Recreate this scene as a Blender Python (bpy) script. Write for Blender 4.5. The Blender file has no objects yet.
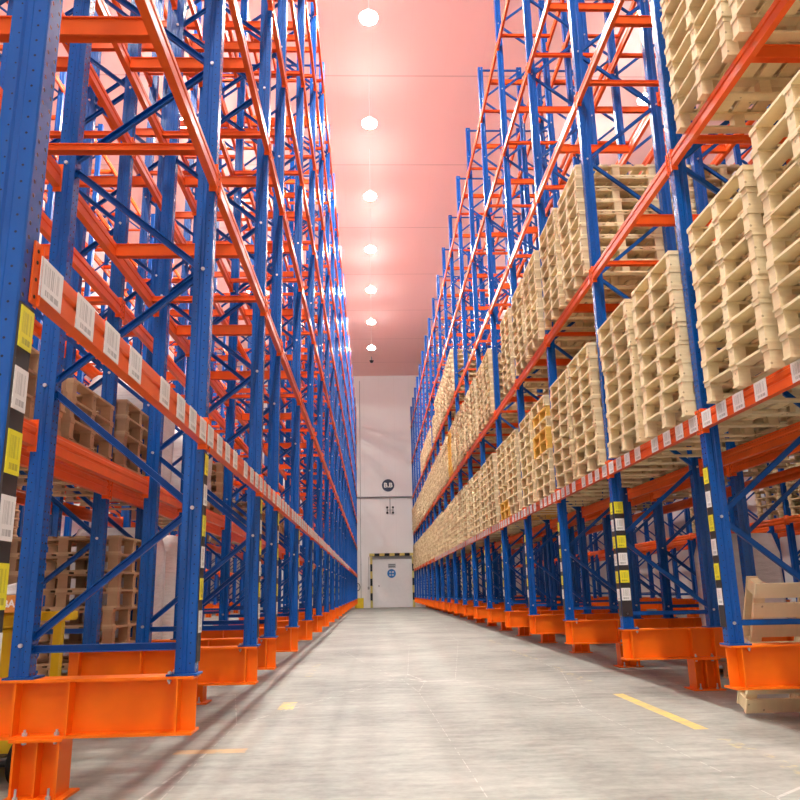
import bpy, math, random
import numpy as np
from mathutils import Matrix, Vector
random.seed(7)
S = bpy.context.scene
COL = S.collection
PI = math.pi

# ------------------------------------------------------------------ camera, world, exposure
EYE = 1.157
F_PX, PITCH, YAW, ROLL = 767.606, 0.243371, 0.038488, -0.020671
cam = bpy.data.cameras.new('camera'); camo = bpy.data.objects.new('camera', cam); COL.objects.link(camo)
cam.sensor_fit = 'HORIZONTAL'; cam.sensor_width = 36.0; cam.lens = F_PX / 800 * 36.0
cam.clip_start = 0.05; cam.clip_end = 300
fw = Vector((math.sin(YAW) * math.cos(PITCH), math.cos(YAW) * math.cos(PITCH), math.sin(PITCH)))
rt = Vector((math.cos(YAW), -math.sin(YAW), 0)); up = rt.cross(fw)
c_, s_ = math.cos(ROLL), math.sin(ROLL)
ex = rt * c_ + up * s_; ey = rt * -s_ + up * c_
camo.matrix_world = Matrix(((ex.x, ey.x, -fw.x, 0), (ex.y, ey.y, -fw.y, 0), (ex.z, ey.z, -fw.z, EYE), (0, 0, 0, 1)))
S.camera = camo
w = bpy.data.worlds.new('world'); S.world = w; w.use_nodes = True
w.node_tree.nodes['Background'].inputs[0].default_value = (1, .95, .92, 1)
w.node_tree.nodes['Background'].inputs[1].default_value = 0.05
S.view_settings.view_transform = 'Standard'; S.view_settings.look = 'None'
S.view_settings.gamma = 1; S.view_settings.use_curve_mapping = False
S.view_settings.exposure = 0.62
LAMP_STRENGTH = 900.0
S.cycles.max_bounces = 8; S.cycles.diffuse_bounces = 5; S.cycles.glossy_bounces = 3
S.cycles.use_denoising = True; S.cycles.sample_clamp_indirect = 8
S.cycles.caustics_reflective = False; S.cycles.caustics_refractive = False

# ------------------------------------------------------------------ materials
class NT:
    def __init__(s, name):
        s.m = bpy.data.materials.new(name); s.m.use_nodes = True
        s.t = s.m.node_tree; s.b = s.t.nodes['Principled BSDF']
    def n(s, kind, **kw):
        o = s.t.nodes.new(kind)
        for k, v in kw.items(): setattr(o, k, v)
        return o
    def l(s, a, b): s.t.links.new(a, b)
    def val(s, sock, v):
        if hasattr(v, 'is_linked') or isinstance(v, bpy.types.NodeSocket): s.l(v, sock)
        else: sock.default_value = v
    def math(s, op, a, b=0.0, c=None):
        o = s.n('ShaderNodeMath', operation=op); s.val(o.inputs[0], a); s.val(o.inputs[1], b)
        if c is not None: s.val(o.inputs[2], c)
        return o.outputs[0]
    def mix(s, f, a, b):
        o = s.n('ShaderNodeMix', data_type='RGBA'); s.val(o.inputs['Factor'], f); s.val(o.inputs[6], a); s.val(o.inputs[7], b)
        return o.outputs[2]
    def coord(s, which='Object', scale=None):
        o = s.n('ShaderNodeTexCoord').outputs[which]
        if scale:
            mp = s.n('ShaderNodeMapping'); mp.inputs['Scale'].default_value = scale; s.l(o, mp.inputs[0]); o = mp.outputs[0]
        return o
    def xyz(s, v):
        o = s.n('ShaderNodeSeparateXYZ'); s.l(v, o.inputs[0]); return o.outputs
    def noise(s, v, scale, detail=3, rough=.5):
        o = s.n('ShaderNodeTexNoise'); s.l(v, o.inputs['Vector']); o.inputs['Scale'].default_value = scale
        o.inputs['Detail'].default_value = detail; o.inputs['Roughness'].default_value = rough
        return o.outputs[0]
    def ramp(s, f, a, b):
        o = s.n('ShaderNodeMapRange'); s.val(o.inputs[0], f); o.inputs[1].default_value = a; o.inputs[2].default_value = b
        return o.outputs[0]
    def bump(s, h, strength, dist=.01):
        o = s.n('ShaderNodeBump'); o.inputs['Strength'].default_value = strength; o.inputs['Distance'].default_value = dist
        s.l(h, o.inputs['Height']); s.l(o.outputs[0], s.b.inputs['Normal'])
def rgb(r, g, b): return (r, g, b, 1)
def srgb(r, g, b):
    f = lambda c: c / 12.92 if c <= .04045 else ((c + .055) / 1.055) ** 2.4
    return (f(r / 255), f(g / 255), f(b / 255), 1)

def painted(name, col, rough=.38, var=.10, spec=.3):
    t = NT(name)
    n = t.noise(t.coord('Object'), 6.0, 4)
    d = tuple(c * (1 - var) for c in col[:3]) + (1,)
    t.l(t.mix(t.ramp(n, .35, .65), col, d), t.b.inputs['Base Color'])
    t.b.inputs['Roughness'].default_value = rough
    t.b.inputs['Specular IOR Level'].default_value = spec
    return t.m
BLUE = (0.001, 0.082, 0.37, 1)
M = {}
M['blue'] = painted('blue_paint', BLUE, .34)
# upright posts: the same blue with the rows of punched holes
t = NT('blue_paint_punched')
X, Y, Z = t.xyz(t.coord('Object'))
nx, ny, nz = t.xyz(t.coord('Normal'))
def dots(a, a0, pitch, rad, phase=0.0):
    da = t.math('SUBTRACT', a, a0)
    zz = t.math('SUBTRACT', t.math('FRACT', t.math('ADD', t.math('DIVIDE', Z, pitch), phase)), .5)
    zz = t.math('MULTIPLY', zz, pitch)
    d = t.math('SQRT', t.math('ADD', t.math('MULTIPLY', da, da), t.math('MULTIPLY', zz, zz)))
    return t.math('LESS_THAN', d, rad)
front = t.math('GREATER_THAN', t.math('ABSOLUTE', nx), .7)
side = t.math('GREATER_THAN', t.math('ABSOLUTE', ny), .7)
web = t.math('MULTIPLY', dots(t.math('ABSOLUTE', Y), .026, .05, .0075), front)
sid = t.math('MULTIPLY', dots(t.math('ABSOLUTE', X), .032, .06, .0045, .3), side)
sid2 = t.math('MULTIPLY', dots(t.math('ABSOLUTE', X), .094, .06, .0035, .8), side)
hole = t.math('MAXIMUM', web, t.math('MAXIMUM', sid, sid2))
base = t.mix(t.ramp(t.noise(t.coord('Object'), 5, 4), .35, .65), BLUE, (.001, .070, .32, 1))
t.l(t.mix(hole, base, (.004, .012, .04, 1)), t.b.inputs['Base Color'])
t.b.inputs['Roughness'].default_value = .26; t.b.inputs['Specular IOR Level'].default_value = .4
M['post'] = t.m
M['orange'] = painted('orange_beam_paint', (0.86, 0.125, 0.018, 1), .32, .08, .18)
M['orange_base'] = painted('orange_girder_paint', (0.95, 0.185, 0.003, 1), .45, .06)
M['zinc'] = painted('zinc', (.62, .63, .65, 1), .35, .1); M['zinc'].node_tree.nodes['Principled BSDF'].inputs['Metallic'].default_value = .7
M['strip'] = painted('dark_grey_strip', (.035, .03, .032, 1), .5)
M['yellow'] = painted('yellow_paint', (.78, .56, .02, 1), .4)
M['guard_yellow'] = painted('faded_yellow_paint', (.62, .50, .14, 1), .5)
M['black'] = painted('black_rubber', (.008, .008, .009, 1), .55)
M['grey'] = painted('grey_metal', (.32, .32, .33, 1), .4)
M['white'] = painted('white_paint', (.78, .78, .77, 1), .45, .03)
M['card'] = painted('orange_carton', (.72, .26, .05, 1), .7)
M['navy'] = painted('navy_sign', (.008, .014, .06, 1), .4)
M['signblue'] = painted('blue_sign', (.03, .20, .52, 1), .4)
M['signgrey'] = painted('grey_sign', (.42, .44, .45, 1), .5)

def barcode(name, paper):
    t = NT(name)
    gx, gy, gz = t.xyz(t.coord('Generated'))
    u = t.math('ADD', gx, gy)
    wn = t.n('ShaderNodeTexWhiteNoise', noise_dimensions='1D'); t.l(t.math('FLOOR', t.math('MULTIPLY', u, 70.0)), wn.inputs['W'])
    bar = t.math('GREATER_THAN', wn.outputs[0], .5)
    fu = t.math('FRACT', u)
    inx = t.math('MULTIPLY', t.math('GREATER_THAN', fu, .16), t.math('LESS_THAN', fu, .84))
    inz = t.math('MULTIPLY', t.math('GREATER_THAN', gz, .36), t.math('LESS_THAN', gz, .88))
    wn2 = t.n('ShaderNodeTexWhiteNoise', noise_dimensions='1D'); t.l(t.math('FLOOR', t.math('MULTIPLY', u, 34.0)), wn2.inputs['W'])
    tx = t.math('MULTIPLY', t.math('GREATER_THAN', wn2.outputs[0], .3), t.math('MULTIPLY', t.math('GREATER_THAN', gz, .10), t.math('LESS_THAN', gz, .25)))
    ink = t.math('MULTIPLY', inx, t.math('MAXIMUM', t.math('MULTIPLY', bar, inz), tx))
    t.l(t.mix(t.math('MULTIPLY', ink, .5), paper, (.04, .04, .045, 1)), t.b.inputs['Base Color'])
    t.b.inputs['Roughness'].default_value = .4
    return t.m
M['label_white'] = barcode('white_barcode_label', (.80, .79, .77, 1))
M['label_yellow'] = barcode('yellow_barcode_label', (.80, .72, .02, 1))

def wood(name, a, b):
    t = NT(name)
    oi = t.n('ShaderNodeObjectInfo').outputs['Random']
    ge = t.n('ShaderNodeNewGeometry')
    isl = ge.outputs['Random Per Island']
    pos = t.coord('Object')
    g1 = t.noise(t.coord('Object', (14, 2.2, 40)), 1.0, 4, .6)
    g2 = t.noise(t.coord('Object', (2.2, 14, 40)), 1.0, 4, .6)
    f = t.math('ADD', t.math('MULTIPLY', isl, .55), t.math('MULTIPLY', t.math('ADD', g1, g2), .25))
    f = t.math('ADD', f, t.math('MULTIPLY', oi, .18))
    col = t.mix(t.ramp(f, .15, .95), a, b)
    kn = t.n('ShaderNodeTexVoronoi'); t.l(pos, kn.inputs['Vector']); kn.inputs['Scale'].default_value = 9.0
    knot = t.math('LESS_THAN', kn.outputs['Distance'], .085)
    t.l(t.mix(t.math('MULTIPLY', knot, .55), col, tuple(c * .35 for c in a[:3]) + (1,)), t.b.inputs['Base Color'])
    t.b.inputs['Roughness'].default_value = .75
    t.bump(g1, .25, .004)
    return t.m
M['wood'] = wood('pale_pallet_wood', (.46, .30, .14, 1), (.93, .80, .51, 1))
M['wood_brown'] = wood('brown_pallet_wood', (.40, .22, .11, 1), (.62, .42, .25, 1))
M['wood_amber'] = wood('amber_pallet_wood', (.72, .38, .05, 1), (.86, .54, .12, 1))

# ------------------------------------------------------------------ mesh helpers
class MB:
    def __init__(s): s.v = []; s.f = []; s.mi = []
    def add(s, vs, fs, mi=0):
        o = len(s.v); s.v += [tuple(p) for p in vs]
        for f in fs: s.f.append(tuple(i + o for i in f)); s.mi.append(mi)
        return s
    def box(s, x0, x1, y0, y1, z0, z1, mi=0):
        return s.add([(x0, y0, z0), (x1, y0, z0), (x1, y1, z0), (x0, y1, z0), (x0, y0, z1), (x1, y0, z1), (x1, y1, z1), (x0, y1, z1)],
                     [(0, 3, 2, 1), (4, 5, 6, 7), (0, 1, 5, 4), (1, 2, 6, 5), (2, 3, 7, 6), (3, 0, 4, 7)], mi)
    def prism(s, prof, axis, a, b, mi=0):
        """prof is a closed 2-D outline (counter-clockwise seen from +axis); axis 'y' takes (x,z), 'z' takes (x,y), 'x' takes (y,z)"""
        n = len(prof)
        P = {'y': lambda p, q: (p[0], q, p[1]), 'z': lambda p, q: (p[0], p[1], q), 'x': lambda p, q: (q, p[0], p[1])}[axis]
        vs = [P(p, a) for p in prof] + [P(p, b) for p in prof]
        fs = [(i, (i + 1) % n, n + (i + 1) % n, n + i) for i in range(n)] + [tuple(range(n))[::-1], tuple(range(n, 2 * n))]
        return s.add(vs, fs, mi)
    def cyl(s, p0, p1, r0, r1=None, n=12, mi=0):
        r1 = r0 if r1 is None else r1
        p0, p1 = Vector(p0), Vector(p1); d = (p1 - p0).normalized()
        a = d.orthogonal().normalized(); b = d.cross(a)
        vs = [p0 + (a * math.cos(2 * PI * i / n) + b * math.sin(2 * PI * i / n)) * r0 for i in range(n)] + \
             [p1 + (a * math.cos(2 * PI * i / n) + b * math.sin(2 * PI * i / n)) * r1 for i in range(n)]
        return s.add(vs, [(i, (i + 1) % n, n + (i + 1) % n, n + i) for i in range(n)] + [tuple(range(n))[::-1], tuple(range(n, 2 * n))], mi)
    def lathe(s, prof, n=16, mi=0, center=(0, 0, 0)):
        cx, cy, cz = center; vs = []
        for r, z in prof:
            vs += [(cx + r * math.cos(2 * PI * i / n), cy + r * math.sin(2 * PI * i / n), cz + z) for i in range(n)]
        k = len(prof)
        fs = [(j * n + i, j * n + (i + 1) % n, (j + 1) * n + (i + 1) % n, (j + 1) * n + i) for j in range(k - 1) for i in range(n)]
        fs += [tuple(range(n))[::-1], tuple(range((k - 1) * n, k * n))]
        return s.add(vs, fs, mi)
    def tube(s, pts, r, n=8, mi=0):
        for a, b in zip(pts, pts[1:]): s.cyl(a, b, r, n=n, mi=mi)
        return s
    def mesh(s, name, mats):
        me = bpy.data.meshes.new(name); me.from_pydata(s.v, [], s.f)
        for m in (mats if isinstance(mats, list) else [mats]): me.materials.append(M[m] if isinstance(m, str) else m)
        if any(s.mi): me.polygons.foreach_set('material_index', s.mi)
        me.update(); return me
    def bevel(s, name, mats, w, seg=2):
        import bmesh
        me = s.mesh(name, mats); bm = bmesh.new(); bm.from_mesh(me)
        bmesh.ops.remove_doubles(bm, verts=bm.verts, dist=1e-5); bmesh.ops.recalc_face_normals(bm, faces=bm.faces)
        bmesh.ops.bevel(bm, geom=bm.edges[:], offset=w, segments=seg, affect='EDGES', profile=.6, clamp_overlap=True)
        bm.to_mesh(me); bm.free(); return me
def ob(name, me, parent=None, loc=(0, 0, 0), rz=0.0):
    o = bpy.data.objects.new(name, me); COL.objects.link(o)
    o.location = loc; o.rotation_euler = (0, 0, rz)
    if parent: o.parent = parent
    return o
def tag(o, label=None, cat=None, group=None, kind=None):
    if cat and not kind: kind = 'thing'
    if label: o['label'] = label
    if cat: o['category'] = cat
    if group: o['group'] = group
    if kind: o['kind'] = kind
    return o
def many(name, base, xf, mats):
    """one mesh made of many placed copies of a base MB; xf = list of (x, y, z, rotz)"""
    v = np.array(base.v, float); n = len(v)
    X = np.array(xf, float); c, s = np.cos(X[:, 3]), np.sin(X[:, 3])
    out = np.empty((len(X), n, 3), np.float32)
    out[:, :, 0] = c[:, None] * v[None, :, 0] - s[:, None] * v[None, :, 1] + X[:, 0:1]
    out[:, :, 1] = s[:, None] * v[None, :, 0] + c[:, None] * v[None, :, 1] + X[:, 1:2]
    out[:, :, 2] = v[None, :, 2] + X[:, 2:3]
    loops = np.array([i for f in base.f for i in f], np.int32); tot = np.array([len(f) for f in base.f], np.int32)
    L = (loops[None] + (np.arange(len(X), dtype=np.int32) * n)[:, None]).ravel()
    T = np.tile(tot, len(X)); st = np.concatenate(([0], np.cumsum(T)[:-1])).astype(np.int32)
    return out.reshape(-1, 3), L, T, st, np.tile(np.array(base.mi, np.int32), len(X)), mats
def join_many(name, packs, mats):
    vs, ls, ts, mi = [], [], [], []; off = 0
    for v, L, T, st, m_, slot in packs:
        vs.append(v); ls.append(L + off); ts.append(T); mi.append(np.full(len(T), slot, np.int32)); off += len(v)
    v = np.concatenate(vs); L = np.concatenate(ls); T = np.concatenate(ts)
    st = np.concatenate(([0], np.cumsum(T)[:-1])).astype(np.int32)
    me = bpy.data.meshes.new(name)
    me.vertices.add(len(v)); me.vertices.foreach_set('co', v.ravel())
    me.loops.add(len(L)); me.loops.foreach_set('vertex_index', L.astype(np.int32))
    me.polygons.add(len(T)); me.polygons.foreach_set('loop_start', st); me.polygons.foreach_set('loop_total', T)
    for m in mats: me.materials.append(M[m])
    me.polygons.foreach_set('material_index', np.concatenate(mi)); me.update(calc_edges=True); me.validate()
    return me
ORD = ('nearest second third fourth fifth sixth seventh eighth ninth tenth eleventh twelfth thirteenth fourteenth fifteenth sixteenth '
       'seventeenth eighteenth nineteenth twentieth twenty-first twenty-second').split()
NTH = ['first'] + ORD[1:]

# ------------------------------------------------------------------ layout
XR, XL = 2.8404, -1.0853            # the aisle faces of the two racks
BAY = 2.7
YR = [6.445 + BAY * i for i in range(-1, 19)]
YL = [2.365, 5.10, 7.682, 9.09] + [11.678 + BAY * i for i in range(0, 17)]
TOP_BASE = 0.675                   # top of the orange girders
LEVR = [2.458, 4.98, 7.55, 10.10, 12.71]
LEVL = [2.125 + 1.886 * i for i in range(7)]
BEAM_H = .15
WALL_Y, CEIL, BACK_Y, WX0, WX1 = 56.8, 17.2, -13.0, -11.8, 14.0
ROWS = {'A': 0.0, 'B': 1.50, 'C': 6.5, 'D': 8.0}
ROWNAME = {'A': 'aisle-side row', 'B': 'second row', 'C': 'third row', 'D': 'rearmost row'}
RACK = {'L': 'emptier rack', 'R': 'pallet-filled rack'}
def wx(side, s): return XR + s if side == 'R' else XL - s
def rot(side, flip=False): return 0.0 if (side == 'R') != flip else PI
FY = {'R': YR, 'L': YL}
LEV = {'R': LEVR, 'L': LEVL}

# ------------------------------------------------------------------ the hall
t = NT('concrete')
pos = t.coord('Object'); PX, PY, PZ = t.xyz(pos)
n1 = t.noise(pos, .55, 6, .6); n2 = t.noise(t.coord('Object', (1.2, 4.5, 1)), 1.6, 6, .65); n3 = t.noise(pos, 14, 4, .6)
f = t.math('ADD', t.math('MULTIPLY', n1, .45), t.math('ADD', t.math('MULTIPLY', n2, .40), t.math('MULTIPLY', n3, .15)))
col = t.mix(t.ramp(f, .38, .64), (.185, .195, .17, 1), (.45, .465, .41, 1))
sc = t.n('ShaderNodeTexVoronoi', feature='DISTANCE_TO_EDGE')
mp = t.n('ShaderNodeMapping'); mp.inputs['Rotation'].default_value = (0, 0, .5); mp.inputs['Scale'].default_value = (.9, .18, 1)
t.l(pos, mp.inputs[0]); t.l(mp.outputs[0], sc.inputs['Vector']); sc.inputs['Scale'].default_value = .8
scr = t.math('MULTIPLY', t.math('LESS_THAN', sc.outputs['Distance'], .0022), t.math('GREATER_THAN', n2, .5))
col = t.mix(t.math('MULTIPLY', scr, .35), col, (.85, .83, .78, 1))
jn = t.math('LESS_THAN', t.math('ABSOLUTE', t.math('SUBTRACT', t.math('FRACT', t.math('DIVIDE', t.math('ADD', PY, 1.45), 6.0)), .5)), .0009)
col = t.mix(t.math('MULTIPLY', jn, .4), col, (.2, .18, .16, 1))
def rect(x0, x1, y0, y1):
    a = t.math('MULTIPLY', t.math('GREATER_THAN', PX, x0), t.math('LESS_THAN', PX, x1))
    return t.math('MULTIPLY', a, t.math('MULTIPLY', t.math('GREATER_THAN', PY, y0), t.math('LESS_THAN', PY, y1)))
wear = t.ramp(t.noise(pos, 9, 5, .7), .38, .60)
wear2 = t.ramp(t.noise(pos, 7, 5, .7), .50, .68)
ym = None
for r_ in ((2.63, 2.75, 6.70, 8.95), ):
    ym = rect(*r_)
ym = t.math('MULTIPLY', ym, t.math('SUBTRACT', 1.0, t.math('MULTIPLY', wear, .45)))
fade = None
for r_ in ((2.62, 2.74, 4.9, 6.3), (2.63, 2.75, 10.0, 12.2), (2.63, 2.75, 13.4, 15.6), (2.63, 2.75, 17, 19), (-1.0, -.88, 11.5, 13.5)):
    q = rect(*r_); fade = q if fade is None else t.math('MAXIMUM', fade, q)
fade = t.math('MULTIPLY', fade, t.math('MULTIPLY', wear2, .5))
spot = rect(-1.0, -.84, 8.4, 8.95)
ym = t.math('MAXIMUM', ym, t.math('MAXIMUM', fade, t.math('MULTIPLY', spot, t.math('SUBTRACT', 1.0, wear))))
col = t.mix(t.math('MULTIPLY', ym, .85), col, (.80, .62, .12, 1))
orr = t.math('MULTIPLY', rect(-1.52, -.98, 6.27, 6.43), t.math('MULTIPLY', t.math('SUBTRACT', 1.0, wear2), .45))
col = t.mix(orr, col, (.80, .42, .10, 1))
t.l(col, t.b.inputs['Base Color'])
t.l(t.math('ADD', .42, t.math('MULTIPLY', n2, .35)), t.b.inputs['Roughness'])
t.bump(n3, .08, .004)
M['floor'] = t.m

t = NT('pink_ceiling')
PX, PY, PZ = t.xyz(t.coord('Object'))
s1 = t.math('LESS_THAN', t.math('ABSOLUTE', t.math('SUBTRACT', t.math('FRACT', t.math('ADD', t.math('DIVIDE', t.math('SUBTRACT', PY, 21.4), 5.3), .5)), .5)), .006)
s2 = t.math('LESS_THAN', t.math('ABSOLUTE', t.math('SUBTRACT', t.math('FRACT', t.math('ADD', t.math('DIVIDE', t.math('SUBTRACT', PX, .16), 1.15), .5)), .5)), .006)
sm = t.math('MAXIMUM', t.math('MULTIPLY', s1, .35), t.math('MULTIPLY', s2, .05))
nn = t.noise(t.coord('Object', (1, .25, 1)), .8, 3)
t.l(t.mix(sm, t.mix(nn, (.96, .61, .56, 1), (.98, .66, .61, 1)), (.30, .12, .10, 1)), t.b.inputs['Base Color'])
t.b.inputs['Roughness'].default_value = .5
M['ceiling'] = t.m
def panel_wall(name, axis):
    t = NT(name)
    c = t.xyz(t.coord('Object'))[axis]
    s1 = t.math('LESS_THAN', t.math('ABSOLUTE', t.math('SUBTRACT', t.math('FRACT', t.math('DIVIDE', c, 1.15)), .5)), .008)
    nn = t.noise(t.coord('Object'), .6, 4)
    t.l(t.mix(t.math('MULTIPLY', s1, .16), t.mix(nn, (.74, .725, .71, 1), (.80, .785, .77, 1)), (.4, .38, .37, 1)), t.b.inputs['Base Color'])
    t.b.inputs['Roughness'].default_value = .5
    return t.m
M['wall_x'] = panel_wall('white_wall_panels', 0); M['wall_y'] = panel_wall('white_wall_panels_side', 1)
def structure(name, mb, mat): return tag(ob(name, mb.mesh(name, mat)), kind='structure')
structure('floor', MB().box(WX0 - .2, WX1 + .2, BACK_Y - .2, WALL_Y + .2, -.2, 0), 'floor')
structure('ceiling', MB().box(WX0 - .2, WX1 + .2, BACK_Y - .2, WALL_Y + .2, CEIL, CEIL + .2), 'ceiling')
structure('wall_far', MB().box(WX0 - .2, WX1 + .2, WALL_Y, WALL_Y + .2, 0, CEIL), 'wall_x')
structure('wall_back', MB().box(WX0 - .2, WX1 + .2, BACK_Y - .2, BACK_Y, 0, CEIL), 'wall_x')
structure('wall_left', MB().box(WX0 - .2, WX0, BACK_Y, WALL_Y, 0, CEIL), 'wall_y')
structure('wall_right', MB().box(WX1, WX1 + .2, BACK_Y, WALL_Y, 0, CEIL), 'wall_y')

# ------------------------------------------------------------------ ceiling lamps
t = NT('lamp_glow'); e = t.n('ShaderNodeEmission'); e.inputs[0].default_value = (1, .98, .92, 1); e.inputs[1].default_value = LAMP_STRENGTH
t.l(e.outputs[0], t.t.nodes['Material Output'].inputs[0]); M['glow'] = t.m
t = NT('lamp_glow_dim'); e = t.n('ShaderNodeEmission'); e.inputs[0].default_value = (1, .98, .92, 1); e.inputs[1].default_value = LAMP_STRENGTH * .75
t.l(e.outputs[0], t.t.nodes['Material Output'].inputs[0]); M['glow_dim'] = t.m
t = NT('lamp_glow_faint'); e = t.n('ShaderNodeEmission'); e.inputs[0].default_value = (1, .98, .92, 1); e.inputs[1].default_value = LAMP_STRENGTH * .02
t.l(e.outputs[0], t.t.nodes['Material Output'].inputs[0]); M['glow_faint'] = t.m
t = NT('lamp_rim_glow'); e = t.n('ShaderNodeEmission'); e.inputs[0].default_value = (1, .98, .92, 1); e.inputs[1].default_value = 28.0  # glowing rim added to each lamp so the ceiling around it brightens
t.l(e.outputs[0], t.t.nodes['Material Output'].inputs[0]); M['rim'] = t.m
t = NT('lamp_rim_boosted'); e = t.n('ShaderNodeEmission'); e.inputs[0].default_value = (1, .98, .92, 1); e.inputs[1].default_value = 65.0  # stronger rim glow for both side rows, boosted to light the ceiling
t.l(e.outputs[0], t.t.nodes['Material Output'].inputs[0]); M['rim_boosted'] = t.m
hous = MB().lathe([(.006, 2.0), (.006, .30), (.05, .29), (.08, .24), (.08, .171)], 16).mesh('housing', 'white')
diff = MB().lathe([(.20, .03), (.20, .0)], 16).mesh('diffuser', 'glow')
diff3 = MB().lathe([(.20, .03), (.20, .0)], 16).mesh('diffuser', 'glow_faint')
diff2 = MB().lathe([(.20, .03), (.20, .0)], 16).mesh('diffuser', 'glow_dim')
rim = MB().lathe([(.08, .17), (.18, .14), (.235, .09), (.235, .035), (.203, .031)], 16).mesh('rim', 'rim')
rim2 = rim.copy(); rim2.materials.clear(); rim2.materials.append(M['rim_boosted'])
for col_i, (lx, nm) in enumerate(((.04, 'over the main aisle'), (-5.65, 'over the aisle behind the emptier rack'), (8.3, 'added for ceiling light behind the pallet-filled rack'))):
    ys = [16.55 + 4.535 * i + (3.3 if col_i == 2 else 0) for i in (range(-6, 7) if col_i == 0 else range(-4, 9))]  # right row is added ceiling light, shifted along to hide behind the rack
    vis = 0
    for k, y in enumerate(ys):
        if y > WALL_Y - 8: continue
        if col_i == 0 and y > 15:
            lab = f'round white ceiling lamp, {ORD[vis]} of those in sight {nm}'; vis += 1
        else:
            lab = f'round white ceiling lamp {nm}, {NTH[k]} in its row'
        r = tag(ob('ceiling_lamp', None, loc=(lx, y, CEIL - 2.0)), lab, 'lamp', 'round lamps hung under the ceiling')
        ob('lamp_housing', hous, r); ob('lamp_diffuser', (diff, diff2, diff3)[col_i], r); ob('lamp_rim', rim2 if col_i else rim, r)

# ------------------------------------------------------------------ orange girders on short legs
GH, GW = .336, .21
def girder_mb(L, stiff):
    m = MB(); h = GH
    m.box(0, L, -GW / 2, GW / 2, 0, .016); m.box(0, L, -GW / 2, GW / 2, h - .016, h); m.box(.0, L, -.006, .006, .016, h - .016)
    for s in stiff:
        for a, b in ((-GW / 2 + .006, -.006), (.006, GW / 2 - .006)): m.box(s - .006, s + .006, a, b, .016, h - .016)
    return m
def leg_mb():
    m = MB(); h = TOP_BASE - GH; W = .275; b = .105
    m.box(0, .014, -b, b, .014, h - .014); m.box(W - .014, W, -b, b, .014, h - .014); m.box(.014, W - .014, -.006, .006, .014, h - .014)
    m.box(W / 2 - .006, W / 2 + .006, -b + .01, -.006, .014, h - .014); m.box(W / 2 - .006, W / 2 + .006, .006, b - .01, .014, h - .014)
    m.box(-.02, W + .02, -b - .02, b + .02, h - .014, h)
    return m
LEG = leg_mb().mesh('leg', 'orange_base')
PLATE = MB().box(-.05, .31, -.15, .15, 0, .014).mesh('base_plate', 'orange_base')
bm_ = MB()
for bx in (.035, .225):
    for by in (-.125, .125): bm_.cyl((bx, by, .014), (bx, by, .075), .008, n=8).cyl((bx, by, .014), (bx, by, .032), .016, n=6)
ANCHOR = bm_.mesh('anchor_bolt', 'zinc')
bm_ = MB()
for bx in (.035, .225):
    for by in (-.07, .07): bm_.cyl((bx, by, -.03), (bx, by, .05), .008, n=8).cyl((bx, by, .016), (bx, by, .034), .016, n=6).cyl((bx, by, -.032), (bx, by, -.016), .016, n=6)
FLANGEB = bm_.mesh('flange_bolt', 'zinc')
GIR = {'R': girder_mb(2.72, (.09, .78, 1.04, 1.56, 1.94, 2.20, 2.66)).mesh('girder', 'orange_base'),
       'L': girder_mb(1.76, (.10, .75, 1.07, 1.64)).mesh('girder', 'orange_base')}
LEGS = {'R': (.772, 1.93), 'L': (.775,)}
for side in 'RL':
    for pair, s0 in (('front', 0.0), ('back', ROWS['C'])):
        for i, y in enumerate(FY[side]):
            lab = f'orange steel girder on short legs under {ORD[i]} upright of the {RACK[side]}' + ('' if pair == 'front' else ', next aisle')
            r = tag(ob('base_girder', None, loc=(wx(side, s0 + (.012 if side == 'R' else .018)), y, TOP_BASE - GH), rz=rot(side)), lab, 'girder', 'orange girders carrying the racks')
            if y > 30 or pair == 'back':
                pass
            ob('girder', GIR[side], r)
            for lx in LEGS[side]:
                g = ob('leg', LEG, r, (lx, 0, -(TOP_BASE - GH)))
                if y < 30 and pair == 'front':
                    ob('base_plate', PLATE, g)
                    if y < 14: ob('anchor_bolt', ANCHOR, g)
                if y < 14 and pair == 'front': ob('flange_bolt', FLANGEB, r, (lx, 0, 0))

# ------------------------------------------------------------------ upright frames
FH = 13.65; FD = 1.135; PW = .104; PD = .125
def post_prof():
    w = PW / 2
    return [(0, -w + .006), (.006, -w), (.052, -w), (.060, -w + .008), (.078, -w + .008), (.086, -w), (PD, -w),
            (PD, w), (.086, w), (.078, w - .008), (.060, w - .008), (.052, w), (.006, w), (0, w - .006)]
NODES = [(.198 + .834 * k) for k in range(17)]
XA, XB = .06, FD - .06          # post centre lines
def post_mb(z0=0.0): return MB().prism(post_prof(), 'z', z0, FH)
def channel(m, a, b, w=.045, d=.032, mi=0, bolts=True):
    a, b = Vector(a), Vector(b); dx = (b - a).normalized(); n = Vector((-dx.z, 0, dx.x))
    th = .004
    def slab(n0, n1, y0, y1):
        vs = []
        for p in (a, b):
            for nn, yy in ((n0, y0), (n1, y0), (n1, y1), (n0, y1)): vs.append(p + n * nn + Vector((0, yy, 0)))
        m.add(vs, [(0, 1, 2, 3)[::-1], (4, 5, 6, 7), (0, 4, 5, 1)[::-1], (1, 5, 6, 2)[::-1], (2, 6, 7, 3)[::-1], (3, 7, 4, 0)[::-1]], mi)
    slab(-w / 2, w / 2, -d / 2, -d / 2 + th); slab(-w / 2, -w / 2 + th, -d / 2, d / 2); slab(w / 2 - th, w / 2, -d / 2, d / 2)
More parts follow.
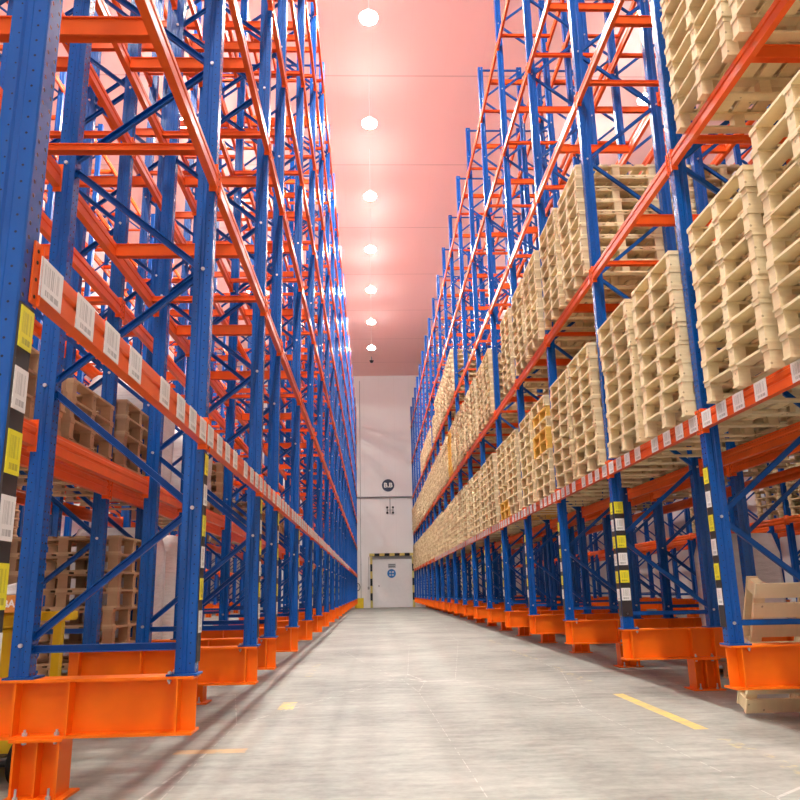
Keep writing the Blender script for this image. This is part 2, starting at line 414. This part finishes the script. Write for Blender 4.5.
def brace_mb(k):
    a = (XB, 0, NODES[k]) if k % 2 == 0 else (XA, 0, NODES[k])
    b = (XA, 0, NODES[k + 1]) if k % 2 == 0 else (XB, 0, NODES[k + 1])
    m = MB(); channel(m, a, b)
    for p in (b,) if k else (a, b):
        m.cyl((p[0], -.062, p[2]), (p[0], -.046, p[2]), .013, n=8, mi=1); m.cyl((p[0], .046, p[2]), (p[0], .062, p[2]), .013, n=8, mi=1)
    return m
def bar_mb(z):
    m = MB(); channel(m, (XA, 0, z), (XB, 0, z))
    m.cyl((XA, -.062, z), (XA, -.046, z), .013, n=8, mi=1)
    return m
POST = post_mb().mesh('post', 'post'); POSTLONG = post_mb(-TOP_BASE).mesh('long_post', 'post')
BR = [brace_mb(k).mesh('diagonal_brace', ['blue', 'zinc']) for k in range(16)]
HB0 = bar_mb(.172).mesh('horizontal_brace', ['blue', 'zinc']); HB1 = bar_mb(13.58).mesh('horizontal_brace', ['blue', 'zinc'])
FOOT = MB().box(-.02, .17, -.085, .085, .0, .012).mesh('foot_plate', 'blue')
fb = MB()
for bx in (.15,):
    for by in (-.065, .065): fb.cyl((bx, by, -.045), (bx, by, .03), .007, n=8).cyl((bx, by, .012), (bx, by, .024), .014, n=6).cyl((bx, by, -.034), (bx, by, -.018), .014, n=6)
FOOTB = fb.mesh('foot_bolt', 'zinc')
STRIP = MB().box(-.008, -.001, -.048, .048, .14, 1.46).mesh('label_strip', 'strip')
STRIPF = MB().box(.001, .12, -.062, -.0525, .14, 1.46).mesh('side_label_strip', 'strip')
LABW = MB().box(-.011, -.008, -.046, .046, 0, .135).mesh('barcode_label', 'label_white'); LABY = MB().box(-.011, -.008, -.046, .046, 0, .135).mesh('barcode_label', 'label_yellow')
LABWF = MB().box(.008, .113, -.065, -.062, 0, .14).mesh('barcode_label', 'label_white'); LABYF = MB().box(.008, .113, -.065, -.062, 0, .14).mesh('barcode_label', 'label_yellow')
def frame_single(long):
    m = MB(); m.prism(post_prof(), 'z', 0, FH)
    m.prism([(FD - x, y) for x, y in post_prof()][::-1], 'z', -TOP_BASE if long else 0, FH)
    for k in range(16):
        b = brace_mb(k); m.add(b.v, b.f)
    for z in (.172, 13.58):
        b = bar_mb(z); m.add(b.v, b.f)
    m.box(-.02, .17, -.085, .085, 0, .012)
    z = -TOP_BASE if long else 0
    m.box(FD - .17, FD + .02, -.085, .085, z, z + .012)
    return m
FS = {False: frame_single(False).mesh('rack_frame', 'blue'), True: frame_single(True).mesh('rack_frame', 'blue')}
for side in 'RL':
    for row, s0 in ROWS.items():
        for i, y in enumerate(FY[side]):
            long = side == 'L' and row in 'BD'
            lab = f'blue braced upright frame, {ORD[i]} from the camera in the {ROWNAME[row]} of the {RACK[side]}'
            loc = (wx(side, s0 + .024), y, TOP_BASE); g = f'blue upright frames of the {RACK[side]}'
            detailed = (row == 'A' and y < 34) or (row == 'B' and y < 18)
            if not detailed:
                tag(ob('rack_frame', FS[long], loc=loc, rz=rot(side)), lab, 'rack frame', g); continue
            r = tag(ob('rack_frame', None, loc=loc, rz=rot(side)), lab, 'rack frame', g)
            ob('post', POST, r)
            ob('post', POSTLONG if long else POST, r, (FD, 0, 0), PI)
            for b in BR: ob('diagonal_brace', b, r)
            ob('horizontal_brace', HB0, r); ob('horizontal_brace', HB1, r)
            ob('foot_plate', FOOT, r); ob('foot_plate', FOOT, r, (FD, 0, -TOP_BASE if long else 0), PI)
            if y < 14 and row == 'A': ob('foot_bolt', FOOTB, r)
            if row == 'A' and y < 26:
                zo = 0 if side == 'R' else -.065
                ob('label_strip', STRIP, r, (0, 0, zo))
                for q in range(6):
                    ob('barcode_label', LABY if q % 2 == 0 else LABW, r, (0, 0, 1.315 - .2 * q + zo))
                if side == 'R' and i == 2:
                    ob('side_label_strip', STRIPF, r)
                    for q in range(6): ob('barcode_label', LABYF if q % 2 == 0 else LABWF, r, (0, 0, 1.32 - .2 * q))

# ------------------------------------------------------------------ load beams
def beam_prof():
    H = BEAM_H
    return [(0, 0), (.05, 0), (.05, H - .087), (.042, H - .080), (.042, H - .067), (.05, H - .06), (.05, H - .03), (.040, H - .02), (.040, H), (.012, H), (.012, H - .02), (.0, H - .03), (0, H - .06), (.010, H - .067), (.010, H - .080), (0, H - .087)]
def beam_mb(L): return MB().prism(beam_prof(), 'y', -L / 2, L / 2)
def conn_mb(L, sgn):
    m = MB(); a = sgn * (L / 2 + .001); b = sgn * (L / 2 + .046)
    y0, y1 = min(a, b), max(a, b)
    m.box(.0045, .0115, y0, y1, -.035, BEAM_H + .03)
    y0, y1 = (L / 2 - .004, L / 2 + .0015) if sgn > 0 else (-L / 2 - .0015, -L / 2 + .004)
    m.box(-.004, .056, y0, y1, -.035, BEAM_H + .03)
    for z in (-.01, .05, .11, .15): m.cyl((.0025, (a + b) / 2, z), (.005, (a + b) / 2, z), .007, n=6, mi=1)
    return m
cache = {}
def beam_set(L):
    L = round(L, 3)
    if L not in cache:
        full = MB()
        for q in (beam_mb(L), conn_mb(L, 1), conn_mb(L, -1)): full.add(q.v, q.f)
        cache[L] = (beam_mb(L).mesh('beam', 'orange'), conn_mb(L, 1).mesh('connector', ['orange', 'black']), conn_mb(L, -1).mesh('connector', ['orange', 'black']), full.mesh('load_beam', 'orange'), full)
    return cache[L]
LABEL = MB().box(-.004, -.0005, -.09, .09, .004, .142).mesh('barcode_label', 'label_white')
beams = []
for side in 'RL':
    for row, s0 in ROWS.items():
        ys = FY[side]
        for i in range(len(ys) - 1):
            for lv, z in enumerate(LEV[side]):
                for edge in ('front', 'rear'):
                    yc = (ys[i] + ys[i + 1]) / 2; L = ys[i + 1] - ys[i] - PW - .006
                    s = s0 + (.0105 if edge == 'front' else FD + .0365)
                    d = math.dist((wx(side, s), yc, z), (0, 0, EYE))
                    rank = d * {'A': 1.0, 'B': 2.2, 'C': 4.0, 'D': 5.0}[row] * (1.0 if edge == 'front' else 1.5)
                    if row in 'CD' and yc > 40: rank *= 2
                    beams.append((rank, side, row, i, lv, edge, wx(side, s), yc, z, L))
beams.sort()
rest = {}
for n, (rank, side, row, i, lv, edge, x, yc, z, L) in enumerate(beams):
    bs = beam_set(L); rz = rot(side, edge == 'rear')
    if n >= 300:
        rest.setdefault(round(L, 3), []).append((x, yc, z, rz)); continue
    rn = {'A': '', 'B': ' of second row', 'C': ' of third row', 'D': ' of rearmost row'}[row]
    lab = f'orange {edge} beam{rn}, {NTH[lv]} level up, {ORD[i]} bay of the {RACK[side]}'
    g = f'orange load beams of the {RACK[side]}'
    labelled = lv == 0 and row == 'A' and edge == 'front'
    if rank < 24 or labelled:
        r = tag(ob('load_beam', None, loc=(x, yc, z), rz=rz), lab, 'beam', g)
        ob('beam', bs[0], r); ob('connector', bs[1], r); ob('connector', bs[2], r)
        if labelled:
            offs = (-1.23, -.91, -.60, -.27, .25, .60, .90, 1.19) if L > 2 else (-.55, -.2, .2, .55)
            for o in offs: ob('barcode_label', LABEL, r, (0, o * (1 if side == 'R' else -1), 0))
    else:
        tag(ob('load_beam', bs[3], loc=(x, yc, z), rz=rz), lab, 'beam', g)
tag(ob('load_beams', join_many('load_beams', [many('', cache[L][4], xf, None)[:5] + (0,) for L, xf in rest.items()], ['orange'])),
    'orange load beams of the deeper and farther bays of both racks', 'beam', kind='stuff')

# ------------------------------------------------------------------ cross bars between front and rear beams
def cross_mb(h):
    m = MB(); x0, x1 = .063, FD - .016
    m.prism([(-.022, 0), (.022, 0), (.022, h), (-.022, h)][::1], 'x', x0, x1)
    m.box(x0, x1, -.034, .034, h - .006, h); m.box(x0, x1, -.034, .034, 0, .006)
    return m
CR = {'tall': cross_mb(.112), 'flat': cross_mb(.05)}
CRM = {k_: v.mesh('cross_bar', 'orange') for k_, v in CR.items()}
bars = []
for side in 'RL':
    for row, s0 in ROWS.items():
        ys = FY[side]
        for i in range(len(ys) - 1):
            short = ys[i + 1] - ys[i] < 2
            for lv, z in enumerate(LEV[side]):
                if lv == 0: continue
                for kind, off in (('tall', 1.17), ('flat', 2.29)):
                    if short and kind == 'flat': continue
                    y = ys[i] + (.7 if short else off); zz = z + (.015 if kind == 'tall' else .035)
                    d = math.dist((wx(side, s0), y, zz), (0, 0, EYE))
                    rank = d * {'A': 1.0, 'B': 1.6, 'C': 3, 'D': 4}[row]
                    bars.append((rank, side, row, i, lv, kind, wx(side, s0), y, zz))
bars.sort(); restb = {'tall': [], 'flat': []}
for n, (rank, side, row, i, lv, kind, x, y, z) in enumerate(bars):
    if n >= 300: restb[kind].append((x, y, z, rot(side))); continue
    rn = '' if row == 'A' else ' of second row' if row == 'B' else ' of third row'
    tag(ob('cross_bar', CRM[kind], loc=(x, y, z), rz=rot(side)),
        f'{"deep" if kind == "tall" else "shallow"} orange cross bar{rn}, {NTH[lv]} level up, {ORD[i]} bay of the {RACK[side]}', 'cross bar', f'orange cross bars of the {RACK[side]}')
tag(ob('cross_bars', join_many('cross_bars', [many('', CR[k_], xf, None)[:5] + (0,) for k_, xf in restb.items() if xf], ['orange'])),
    'orange cross bars in the deeper and farther bays of both racks', 'cross bar', kind='stuff')

# ------------------------------------------------------------------ pallets
PL, PDp, PH = 1.06, 1.10, .1745     # length along the aisle, depth into the rack, height
def pallet_parts():
    deck, st, bl, bb = MB(), [], [], []
    nb = 7; wdt = .118; gap = (PDp - nb * wdt) / (nb - 1)
    for i in range(nb):
        x = -PDp / 2 + i * (wdt + gap); deck.box(x, x + wdt, -PL / 2, PL / 2, PH - .020, PH)
    for y in (-PL / 2, -.05, PL / 2 - .10):
        st.append(MB().box(-PDp / 2, PDp / 2, y, y + .10, PH - .040, PH - .020))
        for x in (-PDp / 2, -.055, PDp / 2 - .11): bl.append(MB().box(x + .007, x + .103, y + .006, y + .094, .018, PH - .040))
        bb.append(MB().box(-PDp / 2, PDp / 2, y, y + .10, 0, .018))
    return deck, st, bl, bb
deck, st, bl, bb = pallet_parts()
full = MB()
for q in [deck] + st + bl + bb: full.add(q.v, q.f)
PM = {}
for wn_ in ('wood', 'wood_brown', 'wood_amber'):
    PM[wn_] = dict(deck=deck.mesh('top_deck', wn_), st=[q.mesh('stringer_board', wn_) for q in st], bl=[q.mesh('block', wn_) for q in bl],
                   bb=[q.mesh('bottom_board', wn_) for q in bb], full=full.mesh('pallet', wn_))
pal = []
def stack(side, row, i, which, lv, n, wood='wood', amber=(), off=None, z=None, rank_mul=1.0):
    ys = FY[side]
    y = ys[i] + (.078 + PL / 2 if which == 'near' else 1.285 + PL / 2) + random.uniform(-.008, .012)
    if z is not None: y = ys[i] + (.78 if which == 'near' else 1.93)
    if ys[i + 1] - ys[i] < 2: y = (ys[i] + ys[i + 1]) / 2
    zb = (LEV[side][lv] + BEAM_H + .0005) if z is None else z
    sx = ROWS[row] + .495 + random.uniform(-.012, .012)
    for k_ in range(n):
        x = wx(side, sx + random.uniform(-.018, .014))
        d = math.dist((x, y, zb), (0, 0, EYE))
        rank = d * {'A': 1, 'B': 2.5, 'C': 6}[row] * rank_mul
        pal.append((rank, side, row, i, which, lv, k_, n, x, y + random.uniform(-.007, .010), zb + k_ * (PH + .0005), rot(side) + random.uniform(-.008, .008),
                    'wood_amber' if k_ in amber else wood))
nR = len(YR) - 1
for i in range(nR):
    for which in ('near', 'far'):
        am = (4, 5, 7) if (i == 3 and which == 'near') else (0, 1) if (i == 4 and which == 'far') else ()
        stack('R', 'A', i, which, 0, 10 if (i, which) == (0, 'near') else 9, amber=am)
        if i != 1 and not (i == 4 and which == 'far'):
            stack('R', 'A', i, which, 1, 9, amber=tuple(range(9)) if (i == 8 and which == 'far') else ())
        if 8 <= i <= 14 and not (i == 11 and which == 'far'): stack('R', 'A', i, which, 2, 9 if i < 11 else 6)
        if i < 14:
            stack('R', 'B', i, which, 0, 9)
            if i not in (1,): stack('R', 'B', i, which, 1, 9)
# brown pallets seen deep through the emptier rack
for (i, which, lv, n) in ((1, 'near', 0, 4), (1, 'far', 0, 4), (2, 'near', 0, 5), (4, 'far', 0, 6), (6, 'near', 0, 5), (7, 'far', 0, 6), (9, 'near', 0, 5)):
    stack('L', 'B', i, which, lv, n, 'wood_brown', rank_mul=.5)
stack('L', 'B', 2, 'near', -1, 10, 'wood_brown', z=.001, rank_mul=.5)
for (i, which, n) in ((3, 'near', 8), (4, 'far', 9), (6, 'near', 10), (8, 'near', 9)):
    stack('L', 'C', i, which, -1, n, 'wood_brown', z=TOP_BASE * 0 + .001, rank_mul=.2)
for (i, which, lv, n) in ((2, 'near', 0, 9), (3, 'near', 0, 8), (5, 'far', 0, 9), (6, 'near', 0, 8), (4, 'near', 1, 7), (8, 'far', 1, 8)):
    stack('L', 'C', i, which, lv, n, 'wood_brown', rank_mul=.3)
for (i, which, lv, n) in ((1, 'near', 0, 8), (1, 'far', 0, 8), (2, 'near', 0, 9), (2, 'far', 0, 8), (3, 'near', 0, 8), (4, 'far', 0, 9), (5, 'near', 0, 7), (6, 'far', 0, 8)):
    stack('R', 'C', i, which, lv, n, 'wood', rank_mul=.3)
pal.sort(key=lambda p: p[0])
restp = {'wood': [], 'wood_brown': [], 'wood_amber': []}
for n, (rank, side, row, i, which, lv, k_, tot, x, y, z, rz, wn_) in enumerate(pal):
    if n >= 300: restp[wn_].append((x, y, z, rz)); continue
    place = {0: 'first level', 1: 'second level', 2: 'third level', -1: 'floor'}[lv]
    rn = {'A': '', 'B': ' second-row', 'C': ' third-row'}[row]
    adj = {'wood': 'pale', 'wood_brown': 'brown', 'wood_amber': 'amber'}[wn_]
    lab = f'{adj} wood pallet, {NTH[k_]} from bottom, {which}{rn} stack, {ORD[i]} bay, {place}, {"emptier" if side == "L" else "filled"} rack'
    g = 'wooden pallets stacked on the racks'
    pm = PM[wn_]
    if n < 64:
        r = tag(ob('pallet', None, loc=(x, y, z), rz=rz), lab, 'pallet', g)
        ob('top_deck', pm['deck'], r)
        for q in pm['st']: ob('stringer_board', q, r)
        for q in pm['bl']: ob('block', q, r)
        for q in pm['bb']: ob('bottom_board', q, r)
    else:
        tag(ob('pallet', pm['full'], loc=(x, y, z), rz=rz), lab, 'pallet', g)
wl = ['wood', 'wood_brown', 'wood_amber']
tag(ob('pallets', join_many('pallets', [many('', full, restp[q], None)[:5] + (wl.index(q),) for q in wl if restp[q]], wl)),
    'wooden pallets stacked in the farther and deeper bays of both racks', 'pallet', kind='stuff')
# the pallet leaning on the second frame of the filled rack
r = tag(ob('pallet', None), 'single pale wood pallet leaning upright on the floor behind an orange girder', 'pallet')
uu = Vector((0, -.40, .9165)); yy = Vector((-1, 0, 0)); zz = uu.cross(yy)
O = Vector((3.28 + PL / 2, 7.07, .665))
r.matrix_world = Matrix(((uu.x * 1.10, yy.x, zz.x, O.x), (uu.y * 1.10, yy.y, zz.y, O.y), (uu.z * 1.10, yy.z, zz.z, O.z), (0, 0, 0, 1)))
pm = PM['wood']; ob('top_deck', pm['deck'], r)
for q in pm['st']: ob('stringer_board', q, r)
for q in pm['bl']: ob('block', q, r)
for q in pm['bb']: ob('bottom_board', q, r)

# ------------------------------------------------------------------ white wrapped loads
t = NT('white_film'); n_ = t.noise(t.coord('Object', (1, 1, 5)), 5, 5, .6)
t.l(t.mix(n_, (.62, .60, .58, 1), (.86, .84, .82, 1)), t.b.inputs['Base Color']); t.b.inputs['Roughness'].default_value = .25; t.bump(n_, .6, .03)
M['film'] = t.m
def wrapped(x, y, z, w, d, h, label, on_wood=True):
    r = tag(ob('wrapped_load', None, loc=(x, y, z)), label, 'wrapped load', 'film-wrapped loads in the racks')
    b = MB(); rows = 7; nn = 20
    prof = []
    for j in range(rows + 1):
        tt = j / rows; k_ = 1.0 if j < rows else .86
        for a in range(nn):
            an = 2 * PI * a / nn; cx, sx = math.cos(an), math.sin(an)
            p = 5; rr = (abs(cx) ** p + abs(sx) ** p) ** (-1 / p) * k_ * (1 + random.uniform(-.025, .025))
            prof.append((rr * cx * w / 2, rr * sx * d / 2, PH + .0 + tt * h + (.03 if j == rows else 0)))
    fs = [(j * nn + a, j * nn + (a + 1) % nn, (j + 1) * nn + (a + 1) % nn, (j + 1) * nn + a) for j in range(rows) for a in range(nn)]
    fs += [tuple(range(nn))[::-1], tuple(range(rows * nn, rows * nn + nn))]
    b.add(prof, fs); me = b.mesh('film_wrap', 'film')
    me.polygons.foreach_set('use_smooth', [len(f_) == 4 for f_ in fs])
    ob('film_wrap', me, r); ob('pallet_base', PM['wood_brown']['full'], r)
wrapped(wx('L', 1.50 + .56), 9.80, 0.001, 1.0, 1.0, 1.75, 'tall load wrapped in white film on the floor inside the emptier rack, nearer one')
wrapped(wx('L', 1.50 + .56), 11.0, 0.001, 1.0, .9, 1.75, 'tall load wrapped in white film on the floor inside the emptier rack, farther one')
wrapped(wx('L', 1.50 + .56), 9.90, LEVL[0] + BEAM_H + .001, 1.0, 1.0, 1.4, 'white film-wrapped load on the first level of the emptier rack, nearer one')
wrapped(wx('L', 1.50 + .56), 12.4, LEVL[0] + BEAM_H + .001, 1.0, 1.0, 1.25, 'white film-wrapped load on the first level of the emptier rack, farther one')
wrapped(wx('L', 6.5 + .56), 18.4, LEVL[1] + BEAM_H + .001, 1.0, 1.0, 1.2, 'white film-wrapped load on the second level across the next aisle')
wrapped(wx('R', 1.50 + .64), 10.6, 0.001, .9, 1.0, 1.6, 'torn film-wrapped load standing on the floor inside the pallet-filled rack')

# ------------------------------------------------------------------ far end wall: door, guards, sign, pipes
fy = WALL_Y
d = tag(ob('door_1', MB().box(.0, 2.74, fy - .09, fy - .002, 0.01, 3.38).bevel('door_1', 'white', .012)), kind='structure')
ob('door_handle', MB().box(.36, .44, fy - .14, fy - .091, 1.46, 1.56).mesh('door_handle', 'grey'), d)
ob('door_rail', MB().box(-.06, 2.80, fy - .16, fy - .002, 3.40, 3.60).mesh('door_rail', 'grey'), d)
def guard(name, x0, x1, label):
    m = MB(); z = 0.0; k_ = 0; H = 3.55; n_ = 7
    for k_ in range(n_): m.box(x0, x1, fy - .30, fy - .165, k_ * H / n_, (k_ + 1) * H / n_, mi=k_ % 2)
    return tag(ob(name, m.mesh(name, ['guard_yellow', 'black'])), label, 'guard post', 'striped posts beside the door')
guard('guard_post', -.22, -.06, 'yellow and black striped guard post on the lamp-row side of the white door')
guard('guard_post', 2.80, 2.96, 'yellow and black striped guard post between white door and pallet-filled rack')
m = MB()
for k_ in range(9): m.box(-.27 + k_ * 3.28 / 9, -.27 + (k_ + 1) * 3.28 / 9, fy - .32, fy - .164, 3.605, 3.80, mi=k_ % 2)
tag(ob('guard_bar', m.mesh('guard_bar', ['guard_yellow', 'black'])), 'yellow and black striped bar across the top of the white door', 'guard bar')
def text_mesh(s, size, depth, mat):
    cu = bpy.data.curves.new('txt', 'FONT'); cu.body = s; cu.size = size; cu.extrude = depth; cu.align_x = 'CENTER'; cu.align_y = 'CENTER'; cu.offset = size * .03
    o = bpy.data.objects.new('txt', cu); COL.objects.link(o)
    dg = bpy.context.evaluated_depsgraph_get(); me = bpy.data.meshes.new_from_object(o.evaluated_get(dg))
    bpy.data.objects.remove(o); me.materials.clear(); me.materials.append(M[mat]); return me
s_ = tag(ob('wall_sign', None, loc=(1.17, fy, 8.75)), 'round navy sign with white letters high on the white end wall', 'sign')
ob('disc', MB().cyl((0, -.001, 0), (0, -.03, 0), .46, n=40).mesh('disc', 'navy'), s_)
o = ob('lettering', text_mesh('B.B', .48, .006, 'white'), s_, (0, -.037, 0)); o.rotation_euler = (PI / 2, 0, 0)
s_ = tag(ob('door_sign', None, loc=(1.32, fy - .09, 2.37)), 'round blue sign with white marks on the white door', 'sign')
ob('disc', MB().cyl((0, -.001, 0), (0, -.02, 0), .31, n=32).mesh('disc', 'signblue'), s_)
m = MB()
for zz_ in (.06, -.15):
    for xx_ in (-.17, .02): m.box(xx_, xx_ + .14, -.026, -.020, zz_, zz_ + .04).box(xx_ + .05, xx_ + .09, -.026, -.020, zz_ - .03, zz_ + .10).box(xx_, xx_ + .14, -.026, -.020, zz_ + .07, zz_ + .095)
ob('marks', m.mesh('marks', 'white'), s_)
s_ = tag(ob('notice_plate', None, loc=(1.35, fy - .09, 2.92)), 'small grey notice plate above the round blue door sign', 'sign')
ob('plate', MB().box(-.28, .28, -.012, -.001, -.16, .14).mesh('plate', 'signgrey'), s_)
m = MB()
for zz_ in (.04, -.10):
    for q in range(6): m.box(-.22 + q * .075, -.17 + q * .075, -.016, -.012, zz_, zz_ + .06)
ob('marks', m.mesh('marks', 'strip'), s_)
tag(ob('pipe', MB().cyl((WX0 + .02, fy - .12, 7.88), (WX1 - .02, fy - .12, 7.88), .055, n=12).mesh('pipe', 'grey')), 'grey pipe running level across the white end wall below the round sign', 'pipe')
e_ = tag(ob('wall_fixture', None, loc=(1.29, fy, 6.93)), 'small grey bracket with four dark lamp heads below the wall pipe', 'fixture')
ob('bracket', MB().box(-.03, .03, -.06, -.001, -.25, .85).box(-.22, .22, -.05, -.01, -.02, .02).mesh('bracket', 'grey'), e_)
for xx_ in (-.21, .21):
    for zz_ in (-.2, .2): ob('lamp_head', MB().cyl((xx_, -.02, zz_), (xx_, -.16, zz_ - .02), .085, .07, n=12).box(xx_ - .02, xx_ + .02, -.05, -.01, min(0, zz_), max(0, zz_)).mesh('lamp_head', 'strip'), e_)
c_o = tag(ob('conduit', MB().cyl((-.89, fy - .025, .6), (-.89, fy - .025, 16.8), .022, n=8).box(-.95, -.83, fy - .08, fy - .001, 3.0, 3.02).mesh('conduit', 'grey')), 'thin grey conduit climbing the white wall beside the emptier rack', 'conduit')
cb = tag(ob('cable_coil', None, loc=(-1.12, fy - .07, 1.46)), 'small dark coil of cable hung on the white end wall', 'cable')
ob('coil', MB().tube([(.16 * math.cos(a * PI / 8), 0, .25 * math.sin(a * PI / 8)) for a in range(17)], .025, 6).mesh('coil', 'black'), cb)
ob('hook', MB().box(-.10, .02, -.05, .069, .0, .14).mesh('hook', 'grey'), cb)
pd = tag(ob('door_pull_switch', None, loc=(-.32, fy - .05, 1.38)), 'door pull switch hanging on a cable beside the striped guard', 'switch')
ob('cable', MB().cyl((0, .02, .1), (0, .02, 2.2), .012, n=6).mesh('cable', 'black'), pd); ob('switch_box', MB().box(-.09, .05, -.05, .049, -.10, .1).mesh('switch_box', 'grey'), pd)
tag(ob('guard_block', MB().box(-1.33, -.70, fy - .75, fy - .15, .001, .70).bevel('guard_block', 'yellow', .03)), 'yellow guard block on the floor at the end of the emptier rack', 'guard block')
sp = tag(ob('ceiling_sensor', None, loc=(.05, 51.8, CEIL)), 'small dark sensor under the ceiling near the end wall', 'sensor')
ob('stem', MB().cyl((0, 0, -.001), (0, 0, -.3), .03, n=8).mesh('stem', 'grey'), sp); ob('head', MB().cyl((0, 0, -.3), (0, 0, -.45), .16, .08, n=12).mesh('head', 'strip'), sp)

# ------------------------------------------------------------------ yellow pallet stacker behind the near girder
st_ = tag(ob('pallet_stacker', None, loc=(-2.62, 5.95, 0)), 'yellow pallet stacker with black wheels parked behind the near orange girder', 'pallet stacker')
ob('body', MB().box(-.50, .02, -.34, .40, .42, .95).bevel('body', 'yellow', .05, 3), st_)
ob('chassis', MB().box(-.50, .27, -.36, .40, .10, .415).bevel('chassis', 'yellow', .03, 3), st_)
ob('hood', MB().box(-.40, .03, -.28, .36, .951, 1.06).bevel('hood', 'yellow', .04, 3), st_)
ob('side_post', MB().box(.22, .28, .12, .20, .416, .99).bevel('side_post', 'yellow', .01), st_)
ob('side_grip', MB().box(.031, .36, .08, .24, .991, 1.06).bevel('side_grip', 'yellow', .02), st_)
for xx_ in (.33, -.33):
    wv = ob('wheel', MB().cyl((xx_ - .05, -.47, .13), (xx_ + .05, -.47, .13), .129, n=28).mesh('wheel', 'black'), st_)
    ob('hub', MB().cyl((xx_ + .05, -.47, .13), (xx_ + .06, -.47, .13), .06, n=16).mesh('hub', 'strip'), wv)
ob('axle', MB().cyl((-.28, -.47, .13), (.28, -.47, .13), .03, n=10).box(-.2, .2, -.47, -.30, .10, .16).mesh('axle', 'strip'), st_)
m = MB()
for q in range(4): m.box(-.42 + q * .10, -.38 + q * .10, -.352, -.341, .45, .80)
ob('vents', m.mesh('vents', 'strip'), st_)
bx = tag(ob('carton', None, loc=(-2.60, 5.78, 1.061)), 'small orange carton with white print on top of the yellow stacker', 'carton')
ob('box', MB().box(-.14, .17, -.14, .14, 0, .12).bevel('box', 'card', .004, 1), bx)
o = ob('print', text_mesh('BA', .07, .0006, 'white'), bx, (.05, -.1412, .06)); o.rotation_euler = (PI / 2, 0, 0)
sh = MB().add([(-.15, -.14, .0), (.17, -.14, 0), (.17, .14, .0), (-.15, .14, 0), (-.13, -.13, .03), (.10, -.14, .09), (.16, .13, .05), (-.12, .12, .07)],
              [(0, 3, 2, 1), (4, 5, 6, 7), (0, 1, 5, 4), (1, 2, 6, 5), (2, 3, 7, 6), (3, 0, 4, 7)])
tag(ob('film_bundle', sh.bevel('film_bundle', 'film', .012), loc=(-2.60, 5.78, 1.182)), 'crumpled white film bundle lying on the orange carton', 'film')
